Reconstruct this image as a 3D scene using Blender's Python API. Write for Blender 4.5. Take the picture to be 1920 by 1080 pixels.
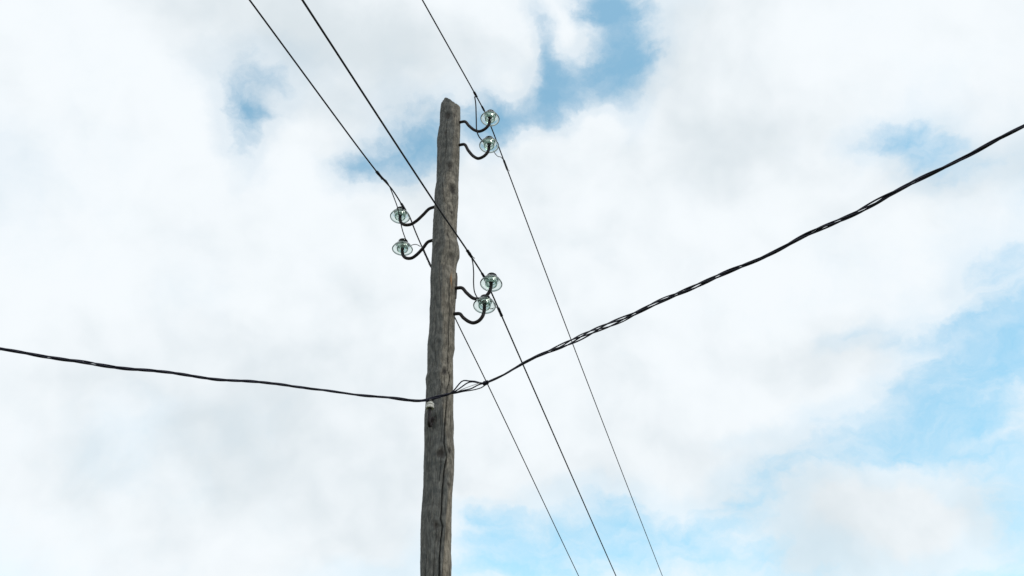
import bpy, math, random
import numpy as np
from mathutils import Vector, Matrix

# ------------------------------------------------------------------ camera, sky, sun, exposure
scene = bpy.context.scene
for o in list(bpy.data.objects):
    bpy.data.objects.remove(o)
EYE = 1.6                                   # camera height above the ground
PITCH = math.radians(38.0)
VFOV = math.radians(36.0)
cam = bpy.data.cameras.new('camera')
cam.sensor_fit = 'VERTICAL'
cam.angle = VFOV
cam.clip_start = 0.05
cam.clip_end = 3000
camo = bpy.data.objects.new('camera', cam)
scene.collection.objects.link(camo)
camo.location = (0, 0, EYE)
camo.rotation_euler = (math.pi / 2 + PITCH, 0, 0)
scene.camera = camo
scene.render.resolution_x, scene.render.resolution_y = 1024, 576
scene.view_settings.view_transform = 'Standard'
scene.view_settings.look = 'None'
scene.view_settings.exposure = 0.85
scene.view_settings.gamma = 1.0
scene.view_settings.use_curve_mapping = False

FOC = 540 / math.tan(VFOV / 2)              # focal length in photograph pixels
def ray(x, y):
    u, v = (x - 960) / FOC, (540 - y) / FOC
    return np.array([u, math.cos(PITCH) - v * math.sin(PITCH), math.sin(PITCH) + v * math.cos(PITCH)])
ORG = np.array([0, 0, EYE])
def atY(x, y, Y):
    d = ray(x, y); return ORG + d * (Y / d[1])
def atZ(x, y, Z):
    d = ray(x, y); return ORG + d * ((Z - EYE) / d[2])
def atD(x, y, t):
    return ORG + ray(x, y) * t

SUN_EL, SUN_AZ = math.radians(48), math.radians(128)     # azimuth clockwise from +Y: behind the camera, to the right
sun = bpy.data.lights.new('sun', 'SUN')
sun.energy = 0.55
sun.angle = math.radians(14)
sun.color = (1.0, 0.95, 0.87)
suno = bpy.data.objects.new('sun', sun)
scene.collection.objects.link(suno)
sdir = Vector((math.sin(SUN_AZ) * math.cos(SUN_EL), math.cos(SUN_AZ) * math.cos(SUN_EL), math.sin(SUN_EL)))
suno.rotation_euler = (-sdir).to_track_quat('-Z', 'Y').to_euler()

world = bpy.data.worlds.new('World')
scene.world = world
world.use_nodes = True
world.cycles.sampling_method = 'MANUAL'
world.cycles.sample_map_resolution = 256
NT = world.node_tree
NT.nodes.clear()
class G:
    """small wrapper to write node graphs as expressions"""
    def __init__(s, nt): s.nt = nt
    def n(s, t, ins=None, **kw):
        nd = s.nt.nodes.new(t)
        for k, v in kw.items(): setattr(nd, k, v)
        for k, v in (ins or {}).items(): s.put(nd.inputs[k], v)
        return nd
    def put(s, sock, v):
        if hasattr(v, 'links') or isinstance(v, bpy.types.NodeSocket): s.nt.links.new(v, sock)
        else: sock.default_value = v
    def m(s, op, a, b=0.0, c=0.0, clamp=False):
        return s.n('ShaderNodeMath', {0: a, 1: b, 2: c}, operation=op, use_clamp=clamp).outputs[0]
    def v(s, op, a, b=(0, 0, 0)):
        nd = s.n('ShaderNodeVectorMath', {0: a, 1: b}, operation=op)
        return nd.outputs['Value'] if op in ('DOT_PRODUCT', 'LENGTH', 'DISTANCE') else nd.outputs[0]
    def scale(s, a, f):
        nd = s.n('ShaderNodeVectorMath', {0: a, 'Scale': f}, operation='SCALE'); return nd.outputs[0]
    def noise(s, vec, scale, detail=4, rough=0.5, dist=0.0):
        nd = s.n('ShaderNodeTexNoise', {'Vector': vec, 'Scale': scale, 'Detail': detail, 'Roughness': rough, 'Distortion': dist})
        return nd.outputs['Fac'], nd.outputs['Color']
    def ss(s, x, lo, hi, a=0.0, b=1.0, kind='SMOOTHSTEP'):
        return s.n('ShaderNodeMapRange', {0: x, 1: lo, 2: hi, 3: a, 4: b}, interpolation_type=kind).outputs[0]
    def mix(s, f, a, b):
        nd = s.n('ShaderNodeMix', data_type='RGBA')
        s.put(nd.inputs[0], f); s.put(nd.inputs[6], a); s.put(nd.inputs[7], b)
        return nd.outputs[2]
W = G(NT)
sky = W.n('ShaderNodeTexSky', sky_type='NISHITA', sun_disc=False, sun_elevation=SUN_EL, sun_rotation=SUN_AZ,
          altitude=200, air_density=1.0, dust_density=1.0, ozone_density=0.7)
dirv = W.n('ShaderNodeTexCoord').outputs['Generated']
_, nc = W.noise(dirv, 7.0, 7, 0.55)
_, nc2 = W.noise(dirv, 30.0, 5, 0.6)
warp = W.v('ADD', W.scale(W.v('SUBTRACT', nc, (.5, .5, .5)), 0.060), W.scale(W.v('SUBTRACT', nc2, (.5, .5, .5)), 0.034))
dw = W.v('ADD', dirv, warp)
def blob_sum(blobs, base):
    """sum of soft elliptical patches placed by direction in the sky dome (px, py, half width, half height, turn, weight)"""
    acc = base
    for (x, y, a, b, rot, w) in blobs:
        d0 = Vector(ray(x, y)).normalized()
        r = d0.cross(Vector((0, 0, 1))).normalized()
        up = r.cross(d0)
        c, s = math.cos(math.radians(rot)), math.sin(math.radians(rot))
        u, vv = r * c + up * s, up * c - r * s
        gr = W.n('ShaderNodeTexGradient', {'Vector': dw}, gradient_type='SPHERICAL')
        tm = gr.texture_mapping
        tm.vector_type = 'TEXTURE'
        tm.translation = d0
        tm.rotation = Matrix((u, vv, u.cross(vv))).transposed().to_euler()
        tm.scale = (2.4 * a / FOC, 2.4 * b / FOC, 1.0)
        acc = W.m('ADD', W.ss(gr.outputs['Fac'], 0, 1, 0, w), acc)
    return acc
HOLES = [
    # gaps over the pole
    (1160, 105, 44, 58, 0, 1.25), (1128, 6, 40, 26, 0, 1.0), (1150, 50, 45, 45, 0, .5), (1024, 85, 16, 60, 6, 1.0), (1052, 160, 42, 44, -40, 1.2),
    (985, 210, 70, 26, 10, 1.0), (922, 240, 44, 34, 30, .9), (908, 180, 50, 40, 0, .3), (1095, 130, 30, 36, 0, .25), (1082, 55, 24, 60, 8, -.3), (960, 165, 36, 26, 0, -.3), (1172, 190, 30, 60, 0, .45),
    (975, 130, 60, 60, 0, .3), (1230, 60, 60, 80, 0, .25), (1180, -70, 90, 50, 0, .7),
    # gaps on the left of the pole
    (512, 150, 60, 54, 35, .46), (446, 212, 44, 34, -50, .44), (470, 250, 30, 38, -40, .58), (478, 312, 28, 44, 0, .5), (440, 140, 60, 46, 0, .3), (560, 150, 60, 60, 0, .2),
    (735, 304, 74, 38, 22, .98), (798, 262, 46, 50, 0, .85), (720, 200, 80, 60, -40, .26), (672, 320, 26, 16, 0, .75), (760, 220, 60, 40, 0, .2),
    # right
    (1662, 270, 54, 27, -16, .72), (1722, 268, 40, 40, 0, .3), (1748, 305, 38, 16, 0, .34), (1795, 326, 44, 14, 0, .34), (1700, 190, 80, 36, 0, .22), (1820, 270, 90, 60, 0, .15),
    (1915, 590, 60, 60, 0, 0.57), (1900, 505, 60, 30, 0, 0.51), (1770, 612, 66, 15, 8, 0.57), (1568, 628, 28, 13, 18, 0.57),
    (1655, 622, 40, 18, -15, 0.46), (1830, 690, 130, 50, 12, 0.51), (1720, 760, 110, 50, 24, 0.46), (1880, 800, 120, 90, 0, 0.39),
    (1615, 845, 120, 40, -8, 0.40), (1915, 950, 80, 110, 0, 0.46), (1430, 905, 90, 40, 15, 0.43), (1390, 815, 46, 14, 0, 0.28), (1530, 790, 60, 20, 0, 0.23),
    # low, beyond the pole
    (1090, 950, 90, 42, 0, 0.57), (1150, 1005, 130, 55, 0, 0.43), (935, 1035, 110, 40, -10, 0.57), (905, 966, 60, 16, -8, 0.71),
    (1350, 975, 160, 60, 0, 0.48), (1050, 1085, 260, 50, 0, 0.46), (1480, 1060, 160, 50, 0, 0.31), (1800, 1090, 260, 50, 0, 0.41),
    (1660, 950, 105, 46, -14, -.5), (1790, 990, 60, 40, -30, -.35), (1880, 836, 46, 9, 0, -.3), (905, 880, 90, 50, 0, -.2), (1310, 905, 60, 30, 0, -.15),
    (310, 790, 100, 50, 0, .26), (210, 850, 60, 40, 0, .24), (350, 500, 60, 80, 0, .24), (740, 1075, 110, 26, 0, .34), (380, 930, 80, 30, 0, .16),
    (2200, 800, 260, 300, 0, .6), (2100, 200, 120, 60, 20, .5), (-300, 300, 200, 90, 30, .6), (300, -300, 160, 80, 0, .6),
    (-250, 1100, 260, 90, 0, .5), (700, 1300, 400, 90, 0, .6), (1900, 1300, 400, 90, 0, .6), (1700, -300, 180, 90, 0, .5),
]
hs = blob_sum(HOLES, 0.0)
fb, _ = W.noise(dw, 13.0, 9, 0.60)
fv, _ = W.noise(W.v('MULTIPLY', dw, (1, 1, 2.2)), 9.0, 8, 0.62, .4)
puff = W.n('ShaderNodeTexVoronoi', {'Vector': dw, 'Scale': 24.0, 'Detail': 1.0, 'Roughness': 0.55}, feature='F1', normalize=True).outputs['Distance']
fbc, fvc = W.m('SUBTRACT', fb, .5), W.m('SUBTRACT', fv, .5)
# heaped cloud with fairly firm edges, under a thin uneven veil
thick = W.ss(W.m('ADD', hs, W.m('ADD', W.m('MULTIPLY', fbc, 1.5), W.m('MULTIPLY', W.m('SUBTRACT', puff, .4), .5))), 0.06, 0.85)
veil = W.ss(W.m('ADD', hs, W.m('MULTIPLY', fvc, 3.0)), 0.10, 1.95)
clear = W.m('MULTIPLY', thick, W.m('MULTIPLY_ADD', veil, .76, .15))
# a faint showing-through of blue where the cloud sheet is thinnest
thin = W.m('MULTIPLY', W.ss(W.m('ADD', W.m('MULTIPLY', hs, .9), W.m('MULTIPLY', fbc, .7)), 0, .5), .17)
clear = W.m('MAXIMUM', clear, thin)
# cloud tone: broad brighter and greyer masses with soft relief
GREY = [(640, 150, 190, 90, -20, .5), (600, 30, 220, 50, 0, .4), (300, 40, 120, 60, 0, .3), (350, 540, 90, 110, 0, .45), (300, 830, 260, 130, 0, .6),
        (620, 690, 200, 90, 0, .35), (1340, 150, 150, 130, 0, .45), (1250, 330, 180, 60, 0, .3), (1800, 330, 200, 60, 0, .35),
        (1480, 690, 190, 50, 10, .35), (1300, 880, 220, 50, 0, .35), (900, 100, 160, 70, 0, .4), (950, 880, 160, 80, 0, .4),
        (1150, 450, 140, 90, 0, .2), (1680, 980, 200, 100, 0, .6), (620, 560, 80, 50, 0, .2), (1530, 420, 60, 60, 0, .25)]
gs = blob_sum(GREY, 0.0)
dl = W.v('ADD', dirv, W.scale(W.v('SUBTRACT', nc, (.5, .5, .5)), 0.07))
t1, _ = W.noise(dl, 6.0, 5, 0.50)
rel2, _ = W.noise(W.v('ADD', dl, tuple(sdir * .024)), 9.0, 4, 0.45)
rel1, _ = W.noise(dl, 9.0, 4, 0.45)
relief = W.m('MULTIPLY', W.m('SUBTRACT', rel2, rel1), 1.8)
tone = W.m('ADD', gs, W.m('ADD', W.ss(t1, .35, .75, -.3, .40, 'LINEAR'), relief))
tone = W.ss(tone, -0.12, 1.15)
cloud = W.mix(tone, (0.512, 0.538, 0.556, 1), (0.394, 0.434, 0.458, 1))
tint = W.n('ShaderNodeMix', data_type='RGBA', blend_type='MULTIPLY')
W.put(tint.inputs[0], 1.0); W.put(tint.inputs[6], sky.outputs[0]); W.put(tint.inputs[7], (0.82, 1.20, 1.0, 1))
bg_sky = W.n('ShaderNodeBackground', {'Color': tint.outputs[2], 'Strength': 0.15})
bg_cloud = W.n('ShaderNodeBackground', {'Color': cloud, 'Strength': 1.0})
mx = W.n('ShaderNodeMixShader', {0: clear, 1: bg_cloud.outputs[0], 2: bg_sky.outputs[0]})
W.n('ShaderNodeOutputWorld', {0: mx.outputs[0]})

# ------------------------------------------------------------------ helpers
rng = np.random.default_rng(7)
random.seed(7)
def material(name, col, rough=0.6, metal=0.0):
    m = bpy.data.materials.new(name); m.use_nodes = True
    g = G(m.node_tree); b = m.node_tree.nodes['Principled BSDF']
    b.inputs['Base Color'].default_value = (*col, 1)
    b.inputs['Roughness'].default_value = rough
    b.inputs['Metallic'].default_value = metal
    return m, g, b
def mottled(name, c0, c1, rough, scale, metal=0.0, bump=0.0):
    m, g, b = material(name, c0, rough, metal)
    co = g.n('ShaderNodeTexCoord').outputs['Object']
    f, _ = g.noise(co, scale, 6, 0.6)
    g.put(b.inputs['Base Color'], g.mix(g.ss(f, .35, .65), (*c0, 1), (*c1, 1)))
    g.put(b.inputs['Roughness'], g.ss(f, .3, .7, rough - .12, rough + .12))
    b.inputs['Specular IOR Level'].default_value = .3
    if bump:
        bn = g.n('ShaderNodeBump', {'Height': f, 'Strength': bump, 'Distance': 0.002})
        g.put(b.inputs['Normal'], bn.outputs[0])
    return m
def mesh_obj(name, verts, faces, mat, parent=None, smooth=True):
    v = np.asarray(verts, float)
    if parent is not None: v = v - np.array(parent['_loc'])
    me = bpy.data.meshes.new(name)
    me.from_pydata(v.tolist(), [], faces)
    me.polygons.foreach_set('use_smooth', [smooth] * len(me.polygons))
    me.materials.append(mat); me.update()
    o = bpy.data.objects.new(name, me)
    scene.collection.objects.link(o)
    if parent is not None: o.parent = parent
    return o
def thing(name, loc, label, cat, group=None):
    o = bpy.data.objects.new(name, None)
    o.empty_display_size = .1
    scene.collection.objects.link(o)
    o.location = [float(c) for c in loc]
    o['_loc'] = [float(c) for c in loc]
    o['label'] = label; o['category'] = cat
    if group: o['group'] = group
    return o
def smooth_path(pts, step):
    """Catmull-Rom through the points, resampled at about step"""
    p = np.asarray(pts, float)
    if len(p) == 2:
        n = max(2, int(np.linalg.norm(p[1] - p[0]) / step)); return p[0] + (p[1] - p[0]) * np.linspace(0, 1, n)[:, None]
    q = np.vstack([2 * p[0] - p[1], p, 2 * p[-1] - p[-2]])
    out = []
    for i in range(1, len(q) - 2):
        p0, p1, p2, p3 = q[i - 1:i + 3]
        def tj(ti, a, b): return ti + max(np.linalg.norm(b - a), 1e-6) ** .5
        t0 = 0; t1_ = tj(t0, p0, p1); t2_ = tj(t1_, p1, p2); t3 = tj(t2_, p2, p3)
        n = max(2, int(np.linalg.norm(p2 - p1) / step))
        t = np.linspace(t1_, t2_, n, endpoint=False)[:, None]
        A1 = (t1_ - t) / (t1_ - t0) * p0 + (t - t0) / (t1_ - t0) * p1
        A2 = (t2_ - t) / (t2_ - t1_) * p1 + (t - t1_) / (t2_ - t1_) * p2
        A3 = (t3 - t) / (t3 - t2_) * p2 + (t - t2_) / (t3 - t2_) * p3
        B1 = (t2_ - t) / (t2_ - t0) * A1 + (t - t0) / (t2_ - t0) * A2
        B2 = (t3 - t) / (t3 - t1_) * A2 + (t - t1_) / (t3 - t1_) * A3
        out.append((t2_ - t) / (t2_ - t1_) * B1 + (t - t1_) / (t2_ - t1_) * B2)
    out.append(p[-1:])
    return np.vstack(out)
def frames(path):
    T = np.gradient(path, axis=0); T /= np.linalg.norm(T, axis=1)[:, None] + 1e-12
    a = np.array([0, 0, 1.0]) if abs(T[0][2]) < .9 else np.array([1.0, 0, 0])
    N = np.zeros_like(path); n = np.cross(T[0], a); n /= np.linalg.norm(n)
    for i in range(len(path)):
        n = n - T[i] * n.dot(T[i]); n /= np.linalg.norm(n) + 1e-12; N[i] = n
    return T, N, np.cross(T, N)
def tube(path, r, k=8):
    path = np.asarray(path, float); n = len(path)
    r = np.full(n, r) if np.isscalar(r) else np.asarray(r)
    T, N, B = frames(path)
    a = np.arange(k) * 2 * math.pi / k
    V = (path[:, None, :] + r[:, None, None] * (np.cos(a)[None, :, None] * N[:, None, :] + np.sin(a)[None, :, None] * B[:, None, :])).reshape(-1, 3)
    F = [(i * k + j, i * k + (j + 1) % k, (i + 1) * k + (j + 1) % k, (i + 1) * k + j) for i in range(n - 1) for j in range(k)]
    F.append(tuple(range(k - 1, -1, -1))); F.append(tuple((n - 1) * k + j for j in range(k)))
    return V, F
def join(parts):
    V, F, off = [], [], 0
    for v, f in parts:
        V.append(v); F += [tuple(i + off for i in q) for q in f]; off += len(v)
    return np.vstack(V), F
def lathe(profile, origin, axis, k=64):
    ax = np.array(axis) / np.linalg.norm(axis)
    u = np.cross(ax, [0.3, 1, 0.1]); u /= np.linalg.norm(u); w = np.cross(ax, u)
    V, F = [], []
    rings = []
    for r, z in profile:
        if r < 1e-6:
            rings.append([len(V)]); V.append(origin + ax * z)
        else:
            s = len(V); rings.append(list(range(s, s + k)))
            for j in range(k):
                a = j * 2 * math.pi / k
                V.append(origin + ax * z + r * (math.cos(a) * u + math.sin(a) * w))
    for A, B in zip(rings[:-1], rings[1:]):
        for j in range(k):
            j2 = (j + 1) % k
            if len(A) == 1: F.append((A[0], B[j], B[j2]))
            elif len(B) == 1: F.append((A[j2], A[j], B[0]))
            else: F.append((A[j], B[j], B[j2], A[j2]))
    return np.array(V), F
def curve2(pts, sub=6):
    p = smooth_path(np.array([(a, b, 0) for a, b in pts]), 0.06 if sub is None else sub)
    return [(max(0.0, a), b) for a, b, _ in p]

# ------------------------------------------------------------------ ground
gm, g, b = material('ground_grass', (.06, .08, .03), .95)
co = g.n('ShaderNodeTexCoord').outputs['Object']
f1, _ = g.noise(co, .6, 8, .6); f2, _ = g.noise(co, 14, 8, .7)
c = g.mix(g.ss(f1, .4, .65), (.055, .085, .028, 1), (.15, .125, .085, 1))
g.put(b.inputs['Base Color'], g.mix(g.ss(f2, .3, .7, 0, .5), c, (.09, .10, .045, 1)))
g.put(b.inputs['Normal'], g.n('ShaderNodeBump', {'Height': f2, 'Strength': .8, 'Distance': .04}).outputs[0])
rad = [0, 3, 8, 20, 60, 200, 600, 1500]
gv, gf, k = [(0, 0, 0)], [], 48
for r in rad[1:]:
    for j in range(k):
        a = j * 2 * math.pi / k
        z = (0.03 * math.sin(r * .7 + a * 3) if r > 6 else 0) if r < 100 else 0.6 * math.sin(a * 5 + r)
        gv.append((r * math.cos(a), r * math.sin(a), z))
for j in range(k): gf.append((0, 1 + j, 1 + (j + 1) % k))
for i in range(len(rad) - 2):
    for j in range(k):
        s = 1 + i * k; gf.append((s + j, s + k + j, s + k + (j + 1) % k, s + (j + 1) % k))
go = mesh_obj('ground', gv, gf, gm); go['kind'] = 'structure'
go['label'] = 'grassy bare-patched ground the wooden pole is set in'; go['category'] = 'ground'

# ------------------------------------------------------------------ the wooden pole
PY = 4.0                                     # the pole stands four metres in front of the camera
LEFT = [(194, 827), (211, 825), (237, 824.7), (242, 822.9), (265, 819.3), (282, 819.9), (300, 819.3), (342, 818.6), (358, 815.6), (372, 814.4),
        (380, 815), (402, 813.2), (430, 812.0), (453, 810.8), (467, 810.8), (490, 809.7), (503, 809), (522, 807.5), (558, 807.5), (583, 805.8), (605, 805.8),
        (622, 804.6), (647, 801.7), (700, 801.7), (710, 798.6), (728, 800), (758, 798.3), (787, 795.8), (843, 795.8), (880, 794.7), (913, 794),
        (957, 790.8), (967, 790), (1033, 789), (1058, 788), (1080, 788.4)]
RIGHT = [(194, 862), (206, 863), (242, 862.6), (272, 862), (300, 861), (340, 859), (369, 859.5), (399, 857.8), (430, 856.5), (450, 856.5), (462, 859.6), (470, 861),
         (482, 860.8), (492, 857), (512, 855), (522, 856.4), (537, 856), (553, 855), (583, 853), (630, 852.5), (653, 853), (670, 849.6), (737, 850), (800, 849.7), (822, 849),
         (843, 851), (880, 850.8), (922, 849), (942, 849), (983, 847.5), (1033, 846.7), (1058, 848), (1080, 847.5)]
def edge(tab):
    P = [atY(x, y, PY) for y, x in tab]
    z = np.array([p[2] for p in P]); x = np.array([p[0] for p in P])
    o = np.argsort(z); return z[o], x[o]
lz, lx = edge(LEFT); rz, rx = edge(RIGHT)
zmin = max(lz[0], rz[0])
def pole_cr(z):
    z = np.asarray(z, float)
    l = np.interp(z, lz, lx); r = np.interp(z, rz, rx)
    d = np.clip(zmin - z, 0, None)          # below the frame: gently wider down to the ground
    l = l - .004 * d + .004 * np.sin(z * 5.1) * np.clip(d, 0, 1); r = r + .012 * d + .004 * np.sin(z * 4.3 + 1) * np.clip(d, 0, 1)
    return (l + r) / 2, (r - l) / 2
def on_pole(px, py):
    """(angle, height) of the pole surface seen at a photograph pixel; angle 0 faces the camera"""
    Y = PY
    for _ in range(8):
        p = atY(px, py, Y); c_, r_ = pole_cr(p[2])
        s_ = np.clip((p[0] - c_) / r_, -.985, .985); th = math.asin(s_); Y = PY - r_ * math.cos(th)
    return th, float(p[2])
ZTOP = atY(837, 181, PY)[2]
NA, NZ = 300, 1150
t = np.linspace(-1, 1, NA, endpoint=False)
TH = math.pi * (0.62 * t + 0.38 * t ** 3)   # denser rings of points where the grain can be seen
zs = np.concatenate([np.linspace(-.05, 2.75, 170, endpoint=False), np.linspace(2.75, ZTOP + .03, NZ - 170)])
C_, R_ = pole_cr(zs)
TT, ZZ = np.meshgrid(TH, zs)
CC, RR = C_[:, None] + 0 * TT, R_[:, None] + 0 * TT
Rm = 0.068
def vnoise(u, v, su, sv, seed):
    """value noise on a grid, su and sv cells per unit"""
    r = np.random.default_rng(seed); tab = r.random((512, 512))
    x, y = u * su + 1000, v * sv + 1000
    xi, yi = np.floor(x).astype(int), np.floor(y).astype(int); fx, fy = x - xi, y - yi
    fx = fx * fx * (3 - 2 * fx); fy = fy * fy * (3 - 2 * fy)
    A = tab[xi % 512, yi % 512]; B = tab[(xi + 1) % 512, yi % 512]; C2 = tab[xi % 512, (yi + 1) % 512]; D = tab[(xi + 1) % 512, (yi + 1) % 512]
    return (A * (1 - fx) + B * fx) * (1 - fy) + (C2 * (1 - fx) + D * fx) * fy
def fbm(u, v, su, sv, seed, oct=4):
    s = 0; a = .5; n = 0
    for i in range(oct):
        s = s + a * vnoise(u, v, su * 2 ** i, sv * 2 ** i, seed + i); n += a; a *= .55
    return s / n
U = TT * Rm                                   # metres round the pole
# knots: pixel, half width in px, weight
KN = [(840, 217, 6, 1), (852, 216, 3, .8), (835, 249, 2.6, .8), (843, 310, 6, .9), (849, 355, 7.5, 1.1), (853, 370, 2, .7), (843, 388, 3.2, .8), (847, 398, 3, 1),
      (820, 462, 7, .6), (833, 697, 6, 1.1), (829, 721, 2.4, .8), (827, 849, 8, 1.2), (842, 845, 4.5, 1), (841, 908, 4, .9), (818, 985, 6, 1), (817, 782, 2.6, .8),
      (806, 930, 4, .4), (815, 560, 3, .5), (838, 440, 3, .5), (822, 640, 4, .4), (845, 480, 4, .5)]
GU = U.copy(); bump = np.zeros_like(U); dark = np.zeros_like(U)
for (kx, ky, kr, kw) in KN:
    th, kz = on_pole(kx, ky)
    sc = 1662 / np.linalg.norm(np.array([kx * 0, PY, kz - EYE]))     # px per metre about there
    rk = kr / sc; el = math.cos(math.atan2(kz - EYE, PY)); rzk = rk / el * 1.3
    du, dz = (TT - th) * Rm, ZZ - kz
    q = np.sqrt((du / rk) ** 2 + (dz / rzk) ** 2)
    ang = np.arctan2(dz / rzk, du / rk)
    q = q * (1 + .10 * np.sin(2 * ang + kx) + .08 * np.sin(3 * ang + ky) + .35 * (fbm(U, ZZ, 160, 90, kx, 2) - .5))
    w = np.exp(-(np.sqrt((du / rk / 2.2) ** 2 + (dz / rzk / 3.2) ** 2)) ** 2)
    GU = GU + np.sign(du) * rk * 1.1 * w * (1 - np.exp(-np.abs(du) / rk * 1.2)) * -1 * kw
    bump = bump + kw * rk * (.09 * np.exp(-((q - 1.25) / .5) ** 2) - .20 * np.exp(-(q / .75) ** 2) + .03 * w)
    dark = np.maximum(dark, kw * np.clip((1.25 - q) / .9, 0, 1) * (.7 + .5 * vnoise(U, ZZ, 300, 200, kx + 5)))
    # a short check running down out of the knot
    tail = np.exp(-((du + .0015 * np.sin(dz * 120)) / (.0016)) ** 2) * np.exp(-((dz + rzk * 1.6) / (rzk * 1.3)) ** 2)
    bump = bump - .004 * tail * kw; dark = np.maximum(dark, .55 * tail * kw)
# drying checks as carved grooves: pixel polyline, width in mm at both ends, depth in mm
CR = [([(846, 512), (844, 522), (842, 545), (843, 580), (841, 622), (840, 660), (840, 695), (843, 706), (842.6, 714), (838.8, 729), (838, 752), (835, 788), (832.8, 834), (838, 858),
        (833.6, 878), (830, 913), (827.6, 957), (826.6, 973), (830.4, 987), (826.8, 1013), (824, 1050), (823.5, 1085)], 2.4, 4.0, 16),
      [(841, 912), (837.5, 965), (837, 993), (834, 1023), (831.8, 1050), (829, 1085)],
      [(827, 858), (826, 880), (823, 905)], [(818, 990), (817, 1012), (813, 1050), (812, 1085)], [(801, 1030), (798, 1060), (796, 1085)],
      [(847, 376), (851, 392), (849, 412), (848, 430)], [(829, 340), (833, 378), (846, 392)], [(838, 225), (837, 250), (838, 290)],
      [(856, 215), (857, 250), (855, 300), (856, 340)], [(850, 518), (848, 540), (847, 570)], [(836, 262), (834, 300)], [(841, 405), (840, 440), (842, 470)],
      [(826, 480), (824, 520), (826, 560)], [(817, 590), (815, 640), (818, 690)], [(832, 735), (830, 790), (826, 835)], [(846, 720), (845, 780), (845, 838)],
      [(808, 800), (806, 850), (804, 905)], [(828, 700), (825, 740)], [(821, 260), (822, 300), (821, 350)], [(853, 830), (846, 870), (845, 905)]]
crk = np.zeros_like(U); edge_d = np.zeros_like(U)
for i, cr in enumerate(CR):
    if isinstance(cr, tuple): pts, w0, w1, dep = cr
    else: pts, w0, w1, dep = cr, 1.0, 1.8, 4.5
    P = np.array([on_pole(*p) for p in pts]); o = np.argsort(P[:, 1]); P = P[o]
    tz = (zs - P[0, 1]) / (P[-1, 1] - P[0, 1]); inside = (tz >= 0) & (tz <= 1)
    th = np.interp(zs, P[:, 1], P[:, 0]) + .018 * (vnoise(zs, zs * 0, 60, 1, 90 + i) - .5) * 1.3
    ww = (w1 + (w0 - w1) * np.clip(tz, 0, 1)) / 1000 * (.7 + .6 * vnoise(zs, zs * 0, 25, 1, 130 + i))
    fade = np.clip(np.minimum(tz, 1 - tz) * 9, 0, 1) * inside
    if P[0, 1] < zmin + .05: fade = np.clip((1 - tz) * 9, 0, 1) * (tz <= 1) * np.clip(1 + (zs - P[0, 1]) / .6, 0, 1)
    du = (TT - th[:, None]) * Rm
    gr = np.exp(-(np.abs(du) / (ww[:, None] * .75)) ** 2.4) * fade[:, None]
    crk = np.maximum(crk, gr * dep / 1000)
    dark = np.maximum(dark, gr * .8)
# surface relief
rel = .0060 * (fbm(U, ZZ, 26, 3.2, 11) - .5) + .0065 * (fbm(GU, ZZ, 130, 5, 21) - .5) + .0022 * (fbm(GU, ZZ, 380, 16, 31, 3) - .5) + .0016 * (fbm(U, ZZ, 160, 110, 41, 3) - .5)
# raised flake of outer wood at the split beside the middle hook
RAD = RR + rel + bump - np.minimum(crk, .016)
# peeled strip, lower right
th_p = np.interp(zs, *zip(*sorted([(on_pole(*p)[1], on_pole(*p)[0]) for p in [(841, 912), (837.5, 965), (837, 993), (834, 1023), (831.8, 1050), (829, 1085)]])))
strip = 1 / (1 + np.exp(-((TT - th_p[:, None]) * Rm) / .0012)) * (1 / (1 + np.exp((zs - on_pole(841, 914)[1]) / .012)))[:, None] * (TT < 1.9)
RAD = RAD - .004 * strip
X = CC + RAD * np.sin(TT); Y = PY - RAD * np.cos(TT); Z = ZZ.copy()
# hewn, weathered top: a ridge with a long slope to the right and a short one to the left
ca, ra = pole_cr(ZTOP - .06)
top_row = []
for th in TH:
    xx = ca + ra * math.sin(th); yf = PY - ra * abs(math.cos(th)) * .97
    py = 190.0
    for _ in range(6):
        z = atY(960, py, yf)[2]; px = 960 + FOC * xx / ((ORG * 0 + np.array([xx, yf, z - EYE])) @ np.array([0, math.cos(PITCH), math.sin(PITCH)]))
        py = np.interp(px, [822, 826, 829, 834, 836.5, 839, 848, 860, 863.5, 866], [203, 196, 191, 185, 183.5, 184, 190.5, 199, 204, 210])
    top_row.append(z - (.05 * min(1, -math.cos(th) * 3) if math.cos(th) < 0 else 0))
top_h = np.array(top_row)[None, :] + .016 * (fbm(U, ZZ * 0, 190, 1, 61) - .5)
over = Z > top_h
Z = np.where(over, top_h, Z)
# colour: grey patina against browner bare wood, with an irregular border
bx = np.array([on_pole(*p) for p in [(848, 190), (852, 250), (846, 300), (836, 330), (832, 380), (834, 430), (830, 470), (832, 520), (826, 560), (829, 630), (826, 690), (831, 735),
                                    (833, 790), (838, 850), (840, 905), (838, 960), (836, 1010), (833, 1080)]])
o = np.argsort(bx[:, 1]); thb = np.interp(zs, bx[o, 1], bx[o, 0])
brown = 1 / (1 + np.exp(-((TT - thb[:, None]) * Rm + .03 * (fbm(GU, ZZ, 60, 7, 71) - .5) + .02 * (fbm(U, ZZ, 120, 60, 75) - .5)) / .004))
brown = brown * (.35 + .65 * fbm(GU, ZZ, 40, 5, 77)) + .25 * np.clip(fbm(GU, ZZ, 50, 4, 81) - .5, 0, 1) * 2
brown = np.clip(brown + .75 * strip, 0, 1.2)
th0, z0 = on_pole(847, 527)
orange = np.exp(-(((TT - th0) * Rm + .004 * np.sin(ZZ * 40)) / .006) ** 2 - ((ZZ - z0) / .05) ** 2) * (.4 + .8 * fbm(GU, ZZ, 250, 12, 91))
V = np.stack([X, Y, Z], -1).reshape(-1, 3)
idx = np.arange(len(zs) * NA).reshape(len(zs), NA)
keep = ~over.all(axis=1); last = int(np.where(keep)[0].max()) + 1
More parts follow.
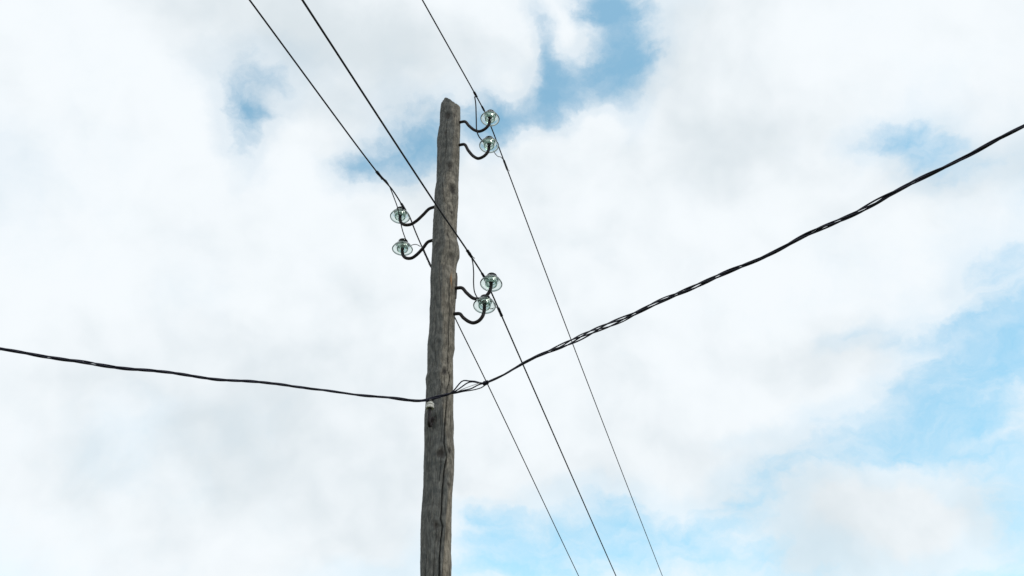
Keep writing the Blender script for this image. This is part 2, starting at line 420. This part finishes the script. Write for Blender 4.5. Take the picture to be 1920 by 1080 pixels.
last = min(last, len(zs) - 1)
A = idx[:last, :]; B = np.roll(A, -1, 1); D = idx[1:last + 1, :]; Cc = np.roll(D, -1, 1)
quads = np.stack([A, B, Cc, D], -1).reshape(-1, 4)
nv = (last + 1) * NA
V = V[:nv]
topv = V[last * NA:(last + 1) * NA]
cen = np.array([[topv[:, 0].mean(), topv[:, 1].mean(), topv[:, 2].mean() + .01]])
V = np.vstack([V, cen])
pole = thing('utility_pole', (float(C_[0]), PY, 0), 'weathered grey wooden pole with knots and a long drying crack, pointed top', 'pole')
me = bpy.data.meshes.new('trunk')
loops = np.concatenate([quads.ravel(), np.stack([idx[last], np.roll(idx[last], -1), np.full(NA, nv)], -1).ravel()])
npoly = len(quads) + NA
me.vertices.add(len(V)); me.vertices.foreach_set('co', (V - np.array(pole['_loc'])).ravel())
me.loops.add(len(loops)); me.loops.foreach_set('vertex_index', loops)
me.polygons.add(npoly)
ls = np.concatenate([np.arange(len(quads)) * 4, len(quads) * 4 + np.arange(NA) * 3])
me.polygons.foreach_set('loop_start', ls)
me.polygons.foreach_set('use_smooth', np.ones(npoly, bool))
me.update(calc_edges=True)
def attr(name, arr):
    a = me.attributes.new(name, 'FLOAT', 'POINT')
    a.data.foreach_set('value', np.append(arr.reshape(-1)[:nv], arr.reshape(-1)[nv - 1]).astype(np.float32))
attr('brown', brown); attr('dark', np.clip(dark, 0, 1)); attr('orange', orange); attr('grain_u', GU); attr('grain_z', ZZ)
wood, g, b = material('weathered_wood', (.2, .18, .16), .85)
def at_(n): return g.n('ShaderNodeAttribute', attribute_name=n).outputs['Fac']
vec = g.n('ShaderNodeCombineXYZ', {0: at_('grain_u'), 1: g.m('MULTIPLY', at_('grain_z'), .045)}).outputs[0]
vec2 = g.n('ShaderNodeCombineXYZ', {0: at_('grain_u'), 1: g.m('MULTIPLY', at_('grain_z'), .5)}).outputs[0]
n1, _ = g.noise(vec, 170, 6, .65); n2, _ = g.noise(vec, 520, 4, .6); n3, _ = g.noise(vec2, 45, 6, .62); n4, _ = g.noise(vec2, 260, 3, .6)
patch = g.ss(n3, .38, .66)
greyc = g.mix(patch, (.074, .082, .083, 1), (.165, .170, .166, 1))
brownc = g.mix(patch, (.180, .158, .128, 1), (.385, .345, .285, 1))
c = g.mix(at_('brown'), greyc, brownc)
c = g.mix(at_('orange'), c, (.42, .22, .09, 1))
c = g.mix(g.ss(n1, .32, .56, .72, 0), c, (.055, .052, .047, 1))
c = g.mix(g.ss(n2, .5, .70, 0, .45), c, (.36, .34, .30, 1))
c = g.mix(g.ss(n4, .30, .44, .5, 0), c, (.06, .055, .05, 1))
c = g.mix(at_('dark'), c, (.035, .032, .030, 1))
g.put(b.inputs['Base Color'], c)
h = g.m('ADD', g.m('MULTIPLY', n1, .6), g.m('MULTIPLY', n2, .4))
g.put(b.inputs['Normal'], g.n('ShaderNodeBump', {'Height': h, 'Strength': .9, 'Distance': .006}).outputs[0])
b.inputs['Specular IOR Level'].default_value = .25
me.materials.append(wood)
trunk = bpy.data.objects.new('trunk', me); scene.collection.objects.link(trunk); trunk.parent = pole
# loose sliver of outer wood at the split
flake_mat = mottled('dark_wood_flake', (.05, .05, .055), (.11, .10, .09), .9, 60, bump=.5)
P = [on_pole(855.2, 512), on_pole(856.4, 520), on_pole(856.4, 534), on_pole(855.3, 549), on_pole(854.4, 560)]
fv = []
for i, (th, z) in enumerate(P):
    c_, r_ = pole_cr(z); w = [.10, .2, .24, .2, .06][i]
    for dth, dr in ((-w, .001), (0, .007), (w, .004), (w, -.004), (0, -.003), (-w, -.006)):
        a = th + dth; r2 = r_ + dr
        fv.append((c_ + r2 * math.sin(a), PY - r2 * math.cos(a), z))
ff = [(i * 6 + j, i * 6 + (j + 1) % 6, i * 6 + 6 + (j + 1) % 6, i * 6 + 6 + j) for i in range(4) for j in range(6)] + [tuple(range(6)), tuple(range(29, 23, -1))]
mesh_obj('wood_sliver', fv, ff, flake_mat, pole)

# ------------------------------------------------------------------ insulators on iron hooks
iron = mottled('black_iron', (.006, .006, .011), (.022, .014, .012), .6, 90, bump=.4)
plug = mottled('pin_plug', (.20, .23, .19), (.30, .32, .27), .7, 80)
glass, g, b = material('green_glass', (.72, .90, .82), .03)
b.inputs['Transmission Weight'].default_value = 1.0
b.inputs['IOR'].default_value = 1.5
co = g.n('ShaderNodeTexCoord').outputs['Object']
gn, _ = g.noise(co, 35, 4, .5)
g.put(b.inputs['Roughness'], g.ss(gn, .4, .7, .02, .16))
g.put(b.inputs['Base Color'], g.mix(g.ss(gn, .3, .7), (.90, .96, .93, 1), (.95, .98, .96, 1)))
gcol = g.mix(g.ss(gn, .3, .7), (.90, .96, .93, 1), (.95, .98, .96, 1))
g.put(b.inputs['Base Color'], g.mix(g.m('MULTIPLY', g.n('ShaderNodeAttribute', attribute_name='painted_rim_shade').outputs['Fac'], .92), gcol, (.10, .125, .115, 1)))
va = g.n('ShaderNodeVolumeAbsorption', {'Color': (.56, .67, .615, 1), 'Density': 52.0})
glass.node_tree.links.new(va.outputs[0], glass.node_tree.nodes['Material Output'].inputs['Volume'])
PERP = np.array([math.cos(math.radians(18.5)), -math.sin(math.radians(18.5)), 0.0])   # square to the line of wires
PROF = [(0, 1.10), (.2, 1.10), (.36, 1.07), (.45, 1.00), (.48, .92), (.45, .84), (.40, .80), (.39, .74), (.42, .68), (.50, .63), (.58, .58), (.68, .51), (.79, .40),
        (.89, .27), (.955, .14), (.980, .05), (1.02, .01), (1.035, -.04), (1.01, -.09), (.965, -.10), (.925, -.06), (.915, -.01), (.93, .05), (.905, .13), (.845, .24), (.755, .35), (.66, .42), (.60, .42), (.575, .34), (.565, .15),
        (.55, -.10), (.52, -.16), (.47, -.17), (.44, -.12), (.425, .02), (.40, .22), (.36, .38), (.29, .48), (.15, .52), (0, .525)]
RI = .0612
NECK = .74 * RI
def solve_reach(px, py, side):
    """insulator ring centre out along the hook's line so that it stands where the photograph has it"""
    L = .28
    for _ in range(20):
        z = None
        base = np.array([0.0, PY, 0.0])
        z = atY(px, py, PY + side * L * PERP[1])[2]
        cx = pole_cr(min(z, ZTOP - .05))[0]
        p = atY(px, py, PY + side * L * PERP[1])
        L += side * (p[0] - cx) / PERP[0] - L if True else 0
    return p
HOOKS = [  # ring centre px, hook root px, side, tilt, label
    ((918.8, 222.5), (862, 229.5), 1, (.03, .02), 'topmost glass insulator, on its hook just below the pole tip, against blue sky'),
    ((917, 272.5), (862, 272.5), 1, (-.02, .03), 'glass insulator on the hook directly below the topmost insulator, line joined by a kinked wire'),
    ((750.2, 405.8), (814.5, 387.5), -1, (.02, .02), 'upper of the two glass insulators paired alone on their side of the pole'),
    ((754.6, 466.7), (811, 450), -1, (.02, -.04), 'lower of the two glass insulators paired alone on their side, dark tie round its top'),
    ((921, 531.7), (856, 541), 1, (.04, .10), 'glass insulator overlapping the one below it, next to the split in the wood'),
    ((908.5, 573), (853, 589), 1, (.02, .12), 'lowest glass insulator, partly covering the hook of the insulator above it'),
]
INS = []
for i, (ring, root, side, tilt, label) in enumerate(HOOKS):
    c = solve_reach(ring[0], ring[1], side)
    out = PERP * side
    th, zr_ = on_pole(*root)
    zr_ = atY(root[0], root[1], PY + out[1] * .07)[2]
    cx, cr_ = pole_cr(zr_)
    rootp = np.array([cx, PY, zr_]) + out * (cr_ - .02)
    ax = np.array([tilt[0] + .02 * out[0], tilt[1], 1.0]); ax /= np.linalg.norm(ax)
    t = thing('glass_insulator', rootp, label, 'insulator', 'glass insulators on iron hooks')
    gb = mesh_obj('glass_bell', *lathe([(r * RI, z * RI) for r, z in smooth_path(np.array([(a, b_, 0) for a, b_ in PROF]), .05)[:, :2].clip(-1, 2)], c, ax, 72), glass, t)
    gv = np.array([v.co[:] for v in gb.data.vertices]) + rootp - c          # drip rim coloured dark, painting in the dark refraction line of the edge
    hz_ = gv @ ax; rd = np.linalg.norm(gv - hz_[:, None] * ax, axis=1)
    gat = gb.data.attributes.new('painted_rim_shade', 'FLOAT', 'POINT')
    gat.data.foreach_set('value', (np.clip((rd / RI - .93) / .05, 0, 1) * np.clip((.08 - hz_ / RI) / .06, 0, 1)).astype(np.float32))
    seat = c + ax * .40 * RI
    # hook: level out of the wood, sweep down, round the bend and straight up into the glass
    q = c - ax * .010
    hz = np.dot((c - rootp), out)
    low = min(q[2], zr_) - (.088 if side > 0 else .080)
    def hp(f, z): return np.array([rootp[0] + (q[0] - rootp[0]) * f, rootp[1] + (q[1] - rootp[1]) * f, z])
    e = .02 / hz
    pts = [hp(-.2, zr_), hp(e * 1.3, zr_), hp(e * 1.3 + .14, zr_ - .006), hp(.38, zr_ + (low - zr_) * .42), hp(.56, zr_ + (low - zr_) * .84), hp(.70, low), hp(.85, low + .008), hp(.955, low + .034), hp(.998, low + .072), q, seat]
    if i == 4: pts[5:8] = [hp(.70, low + .006), hp(.85, low + .012), hp(.95, low + .036)]
    hk = tube(smooth_path(pts, .006), .0098, 14)
    mesh_obj('hook', *hk, iron, t)
    mesh_obj('pin_cap', *lathe([(0, .49 * RI), (.18 * RI, .49 * RI), (.23 * RI, .42 * RI), (.24 * RI, .24 * RI), (.2 * RI, .20 * RI), (.1 * RI, .20 * RI)], c, ax, 24), plug, t)
    INS.append(dict(c=c, ax=ax, neck=c + ax * NECK, t=t))

# ------------------------------------------------------------------ the three bare line wires
wire = mottled('oxidised_wire', (.010, .010, .018), (.020, .020, .026), .6, 30)
def depth(p): return float((p - ORG) @ np.array([0, math.cos(PITCH), math.sin(PITCH)]))
def span(pxs, Z0, slope, side_s):
    """points over the given pixels at the wire's height, falling away from the pole with its sag"""
    out = []
    ref = None
    for (x, y) in pxs:
        z = Z0
        for _ in range(6):
            p = atZ(x, y, z)
            if ref is None: ref = p
            s = np.linalg.norm((p - ref)[:2]); z = Z0 - slope * s + slope / 34 * s * s
        out.append(p)
    d = out[-1] - out[-2]; hd = d[:2] / np.linalg.norm(d[:2]); s0 = np.linalg.norm((out[-1] - ref)[:2])
    for s in (s0 + 4, s0 + 9, s0 + 15, s0 + 22):
        xy = out[-1][:2] + hd * (s - np.linalg.norm((out[-1] - ref)[:2]))
        out.append(np.array([xy[0], xy[1], Z0 - slope * s + slope / 34 * s * s]))
    return out
def coil(path_pts, r_wire, turns, r=.0021, loose=0.0, seed=0):
    """binding wire wound round the conductor, a little uneven, with a loose end"""
    pth = smooth_path(path_pts, .002)
    n = turns * 12
    s = np.linspace(0, len(pth) - 1, n); base = np.stack([np.interp(s, np.arange(len(pth)), pth[:, k]) for k in range(3)], -1)
    T, N, B = frames(base)
    a = np.linspace(0, turns * 2 * math.pi, n); rr = r_wire + r * (.5 + .9 * vnoise(s, s * 0, .12, 1, seed + 400))
    P = base + rr[:, None] * (np.cos(a)[:, None] * N + np.sin(a)[:, None] * B)
    if loose: P = np.vstack([P, P[-1] + (N[-1] * .6 + B[-1] * .5 + T[-1] * .6) * loose])
    return tube(P, r, 6)
def px_path(pts, d0, d1):
    n = len(pts); return [atD(x, y, 1 / ((1 - i / (n - 1)) / d0 + (i / (n - 1)) / d1)) for i, (x, y) in enumerate(pts)]
def loop_round(k, r, a0, a1, dz=0.0, n=24):
    """ring of wire round an insulator's neck"""
    I = INS[k]; u = np.cross(I['ax'], [0, 1, 0]); u /= np.linalg.norm(u); w = np.cross(I['ax'], u)
    return [I['neck'] + I['ax'] * (dz * j / (n - 1)) + r * (math.cos(a) * u + math.sin(a) * w) for j, a in enumerate(np.linspace(a0, a1, n))]
def line_wire(label, near, far, Z0, r, top, low, jump1, jump2, wraps, slope=.05):
    root = thing('overhead_wire', (INS[top]['neck'][0], INS[top]['neck'][1], INS[top]['neck'][2]), label, 'wire', 'bare wires along the line')
    nb, fa = span(near, Z0, slope, -1), span(far, Z0, slope, 1)
    path = np.vstack([np.array(nb)[::-1], np.array(fa)])
    pth = smooth_path(path, .03)
    mesh_obj('conductor', *tube(pth, r, 8), wire, root)
    def wire_at(y0, y1):
        """stretch of the conductor between two picture heights"""
        py = []
        for p in pth:
            q = p - ORG; dpt = depth(p); py.append(540 - FOC * (q[2] * math.cos(PITCH) - q[1] * math.sin(PITCH)) / dpt if dpt > .3 else -1e4)
        py = np.array(py); ys = np.linspace(y0, y1, 6)
        return np.array([[np.interp(yy, py, pth[:, k]) for k in range(3)] for yy in ys])
    for i, (y0, y1, turns, loose, thick) in enumerate(wraps):
        mesh_obj('binding', *coil(wire_at(y0, y1), r, turns, thick, loose, i + int(Z0 * 10)), wire, root)
    # jumper to the second insulator and on to the far side
    dA = depth(wire_at(jump1[0][1], jump1[0][1] + 1)[0]); dN = depth(INS[low]['neck'])
    a = smooth_path(px_path(jump1, dA, dN - .02), .008)
    mesh_obj('jumper', *tube(a, r * (.95 if top == 0 else .7), 7), wire, root)
    dB = depth(wire_at(jump2[-1][1], jump2[-1][1] + 1)[0])
    bpth = smooth_path(px_path(jump2, dN + .02, dB), .006)
    mesh_obj('jumper', *tube(bpth, r * .6, 7), wire, root)
    for k in (top, low):
        mesh_obj('tie_wire', *tube(loop_round(k, .40 * RI + .003, 0, 4 * math.pi, .007, 60), .0028, 6), wire, root)
    return root
zC = INS[0]['neck'][2]; zA = INS[2]['neck'][2]; zB = INS[4]['neck'][2]
line_wire('bare wire held by the topmost insulator, running clear beside the pole',
          [(908, 208), (889, 173), (792, 0)], [(911, 214), (922, 241), (950, 315), (1072, 640), (1242, 1080)], zC, .0043, 0, 1,
          [(890, 181), (892, 195), (893, 222), (894, 245), (898, 256), (906, 266)], [(925, 283), (930, 290), (934, 293.5), (939, 294.5), (944, 300)],
          [(172, 182, 7, .0, .0019), (199, 208, 5, 0, .0016), (300, 319, 11, .014, .0017)])
line_wire('bare wire tied to the paired insulators alone on their side, passing behind the pole',
          [(760, 394), (735, 355), (712, 329), (468, 0)], [(766, 402), (780, 437), (808, 500), (858, 606), (912, 716), (1085, 1080)], zA, .0046, 2, 3,
          [(716, 333), (724, 339), (730, 349), (735, 361), (740, 374), (745, 388), (750, 412), (755, 433), (761, 450)], [(768, 462), (774, 459), (781, 458.5), (788, 462)],
          [(321, 336, 8, .02, .0023), (381, 394, 7, 0, .0018), (466, 501, 15, .0, .0018)])
line_wire('bare wire crossing in front of the pole to the lowest pair of glass insulators',
          [(907, 518), (879, 474), (815, 380), (567, 0)], [(911, 526), (922, 550), (937, 584), (979, 680), (1155, 1080)], zB, .0048, 4, 5,
          [(883, 480), (886, 490), (888, 510), (888, 532), (890, 548), (899, 565)], [(920, 579), (925, 578), (930, 576), (933, 577)],
          [(469, 482, 8, .015, .0021), (512, 519, 5, 0, .0017), (577, 593, 11, 0, .0019)])

# ------------------------------------------------------------------ small porcelain insulator carrying the twisted cable
porcelain = mottled('white_porcelain', (.66, .66, .63), (.50, .49, .45), .3, 70)
pc = atY(806, 766, 3.868); pax = np.array([0.02, -.05, 1.0]); pax /= np.linalg.norm(pax)
pr = .0208
pin = thing('porcelain_insulator', pc, 'small white porcelain insulator on a hook under the twisted cable', 'insulator')
PP = [(0, 2.1), (.5, 2.1), (.68, 2.0), (.72, 1.85), (.62, 1.7), (.60, 1.5), (.70, 1.36), (.92, 1.30), (.98, 1.1), (.94, .98), (.84, .86), (.84, .72), (.94, .62), (1.0, .4), (1.0, .06), (.94, 0), (.7, 0), (.5, .1), (.45, .5), (0, .55)]
mesh_obj('spool', *lathe([(r * pr, z * pr) for r, z in PP], pc, pax, 40), porcelain, pin)
th, z = on_pole(807, 768); cxp, crp = pole_cr(pc[2] - .035)
back = np.array([pc[0] + .012, PY - crp * .8, pc[2] - .030])
hk = [back, back + (0, -.03, 0), back + (-.003, -.052, -.018), pc + (0.002, .018, -.088), pc + (0, .002, -.080), pc + (0, 0, -.05), pc + pax * -.01, pc + pax * .01]
hk[2] = back * .5 + hk[3] * .5 + np.array((0, .004, 0))
mesh_obj('hook', *tube(smooth_path(hk, .004), .0082, 12), iron, pin)

# ------------------------------------------------------------------ twisted insulated cable
cab = mottled('black_cable_sheath', (.009, .009, .022), (.022, .022, .045), .30, 25)
zc = pc[2] + 1.55 * pr
def cp(x, y, dz=0.0): return atZ(x, y, zc + dz)
mid = [atY(780, 752, 3.852), atY(797, 750.5, 3.852), atY(825, 743.5, 3.862), atY(850, 736.5, 3.868)]
rgt0 = atY(911, 717.5, 3.80)
# right span comes towards the camera side; left span leaves the pole nearly square to the view
def ramp(pts, p0, end_z):
    out = []
    n = len(pts)
    for i, (x, y) in enumerate(pts):
        out.append(atZ(x, y, p0[2] + (end_z - p0[2]) * ((i + 1) / n)))
    return out
rpx = [(980, 683), (1072, 640), (1160, 600), (1240, 566), (1340, 520), (1450, 473), (1590, 404), (1750, 325), (1920, 235)]
lpx = [(700, 743), (560, 725.5), (430, 712), (300, 698), (210, 687), (110, 672), (0, 656)]
R_pts = ramp(rpx, rgt0, rgt0[2] - .02); L_pts = ramp(lpx, mid[0], mid[0][2] - .02)
def extend(P, lens):
    d = P[-1] - P[-2]; d /= np.linalg.norm(d); return P + [P[-1] + d * l + np.array([0, 0, -.01 * l]) for l in lens]
R_pts = extend(R_pts, [1, 3, 8]); L_pts = extend(L_pts, [1, 3, 8])
center = smooth_path(np.array(L_pts[::-1] + mid + [rgt0] + R_pts), .012)
T, N, B = frames(center)
s = np.concatenate([[0], np.cumsum(np.linalg.norm(np.diff(center, axis=0), axis=1))])
dp = (center - ORG) @ np.array([0, math.cos(PITCH), math.sin(PITCH)])
pxx = 960 + FOC * (center[:, 0]) / dp
# slow wander of the whole bundle, as the twist tightens and slackens
wob = .0035 * np.sin(s * 9.3 + 1.1 * np.sin(s * 2.1)) + .0025 * np.sin(s * 17 + .6)
outside = np.clip(np.abs(pxx - 850) / 120, 0, 1)
center = center + (B * wob[:, None]) * outside[:, None]
SPL = [[(845, 0), (852, -3), (862, -14), (868, -17), (878, -12), (886, -10), (895, -6), (901, -1), (911, 0)],
       [(845, 0), (856, -2), (868, -7), (878, -11), (890, -8), (896, -4), (901, -2), (911, 0)],
       [(845, 0), (853, 0), (870, .5), (884, 2), (893, -1), (899, -2), (911, 0)],
       [(845, 0), (853, 1), (870, 1.5), (884, 3.5), (897, 4.5), (907, 4), (912, 0)]]
right = s > np.interp(850, pxx, s) if pxx[0] < pxx[-1] else s < 0
cable = thing('twisted_cable', mid[1], 'black twisted multi-core cable slung past the pole in front, strands splayed beside it', 'cable')
tight = .0040 + .0075 * (vnoise(s, s * 0, 2.2, 1, 5)) ** 2 * np.where(right, 1.0, .8)
tight = tight * np.where(right, 1, np.clip(np.abs(pxx - 800) / 300, .55, 1))
twist = np.cumsum(np.gradient(s) * (13 + 9 * vnoise(s, s * 0, 1.1, 1, 6)))
for k in range(4):
    ph = twist + k * math.pi / 2 + .7 * (vnoise(s, s * 0, 2.3, 1, 20 + k) - .5)
    rr = tight * (.55 + .9 * vnoise(s, s * 0, 3.0, 1, 30 + k))
    hel = rr[:, None] * (np.cos(ph)[:, None] * N + np.sin(ph)[:, None] * B)
    dy = np.interp(pxx, *zip(*SPL[k]), left=0, right=0)
    dy = np.convolve(dy, np.ones(3) / 3, 'same')
    inw = np.clip((pxx - 842) / 8, 0, 1) * np.clip((916 - pxx) / 8, 0, 1)
    spl = np.stack([0 * dy, (k - 1.5) * .004 * inw, -dy / FOC * dp / math.cos(PITCH)], -1)
    P = center + hel * (1 - .8 * inw)[:, None] + spl
    mesh_obj('strand', *tube(P, .0036 if k < 3 else .0030, 8), cab, cable)
# tape wound round the bundle where the strands come together again, and a grey tie
i0, i1 = np.searchsorted(pxx, 905), np.searchsorted(pxx, 914)
mesh_obj('tie', *coil(center[i0:i1 + 1], .0075, 5, .0024, .0, 4), cab, cable)
grey_tie = mottled('grey_tie_wire', (.25, .25, .27), (.4, .4, .4), .5, 40)
tp = [atY(856, 735, 3.86), atY(870, 728.5, 3.83), atY(885, 723, 3.815), atY(901, 717.5, 3.80)]
mesh_obj('tie_wire', *tube(smooth_path(tp, .01), .0016, 6), grey_tie, cable)
a0 = [pc + pax * 1.52 * pr + np.array([math.cos(a) * .0145, math.sin(a) * .0145, .0012 * a]) for a in np.linspace(.5, 4 * math.pi, 40)]
mesh_obj('tie_wire', *tube(a0 + [mid[1] + (0.004, 0, 0)], .0022, 6), wire, cable)

for o in bpy.data.objects:
    if '_loc' in o: del o['_loc']
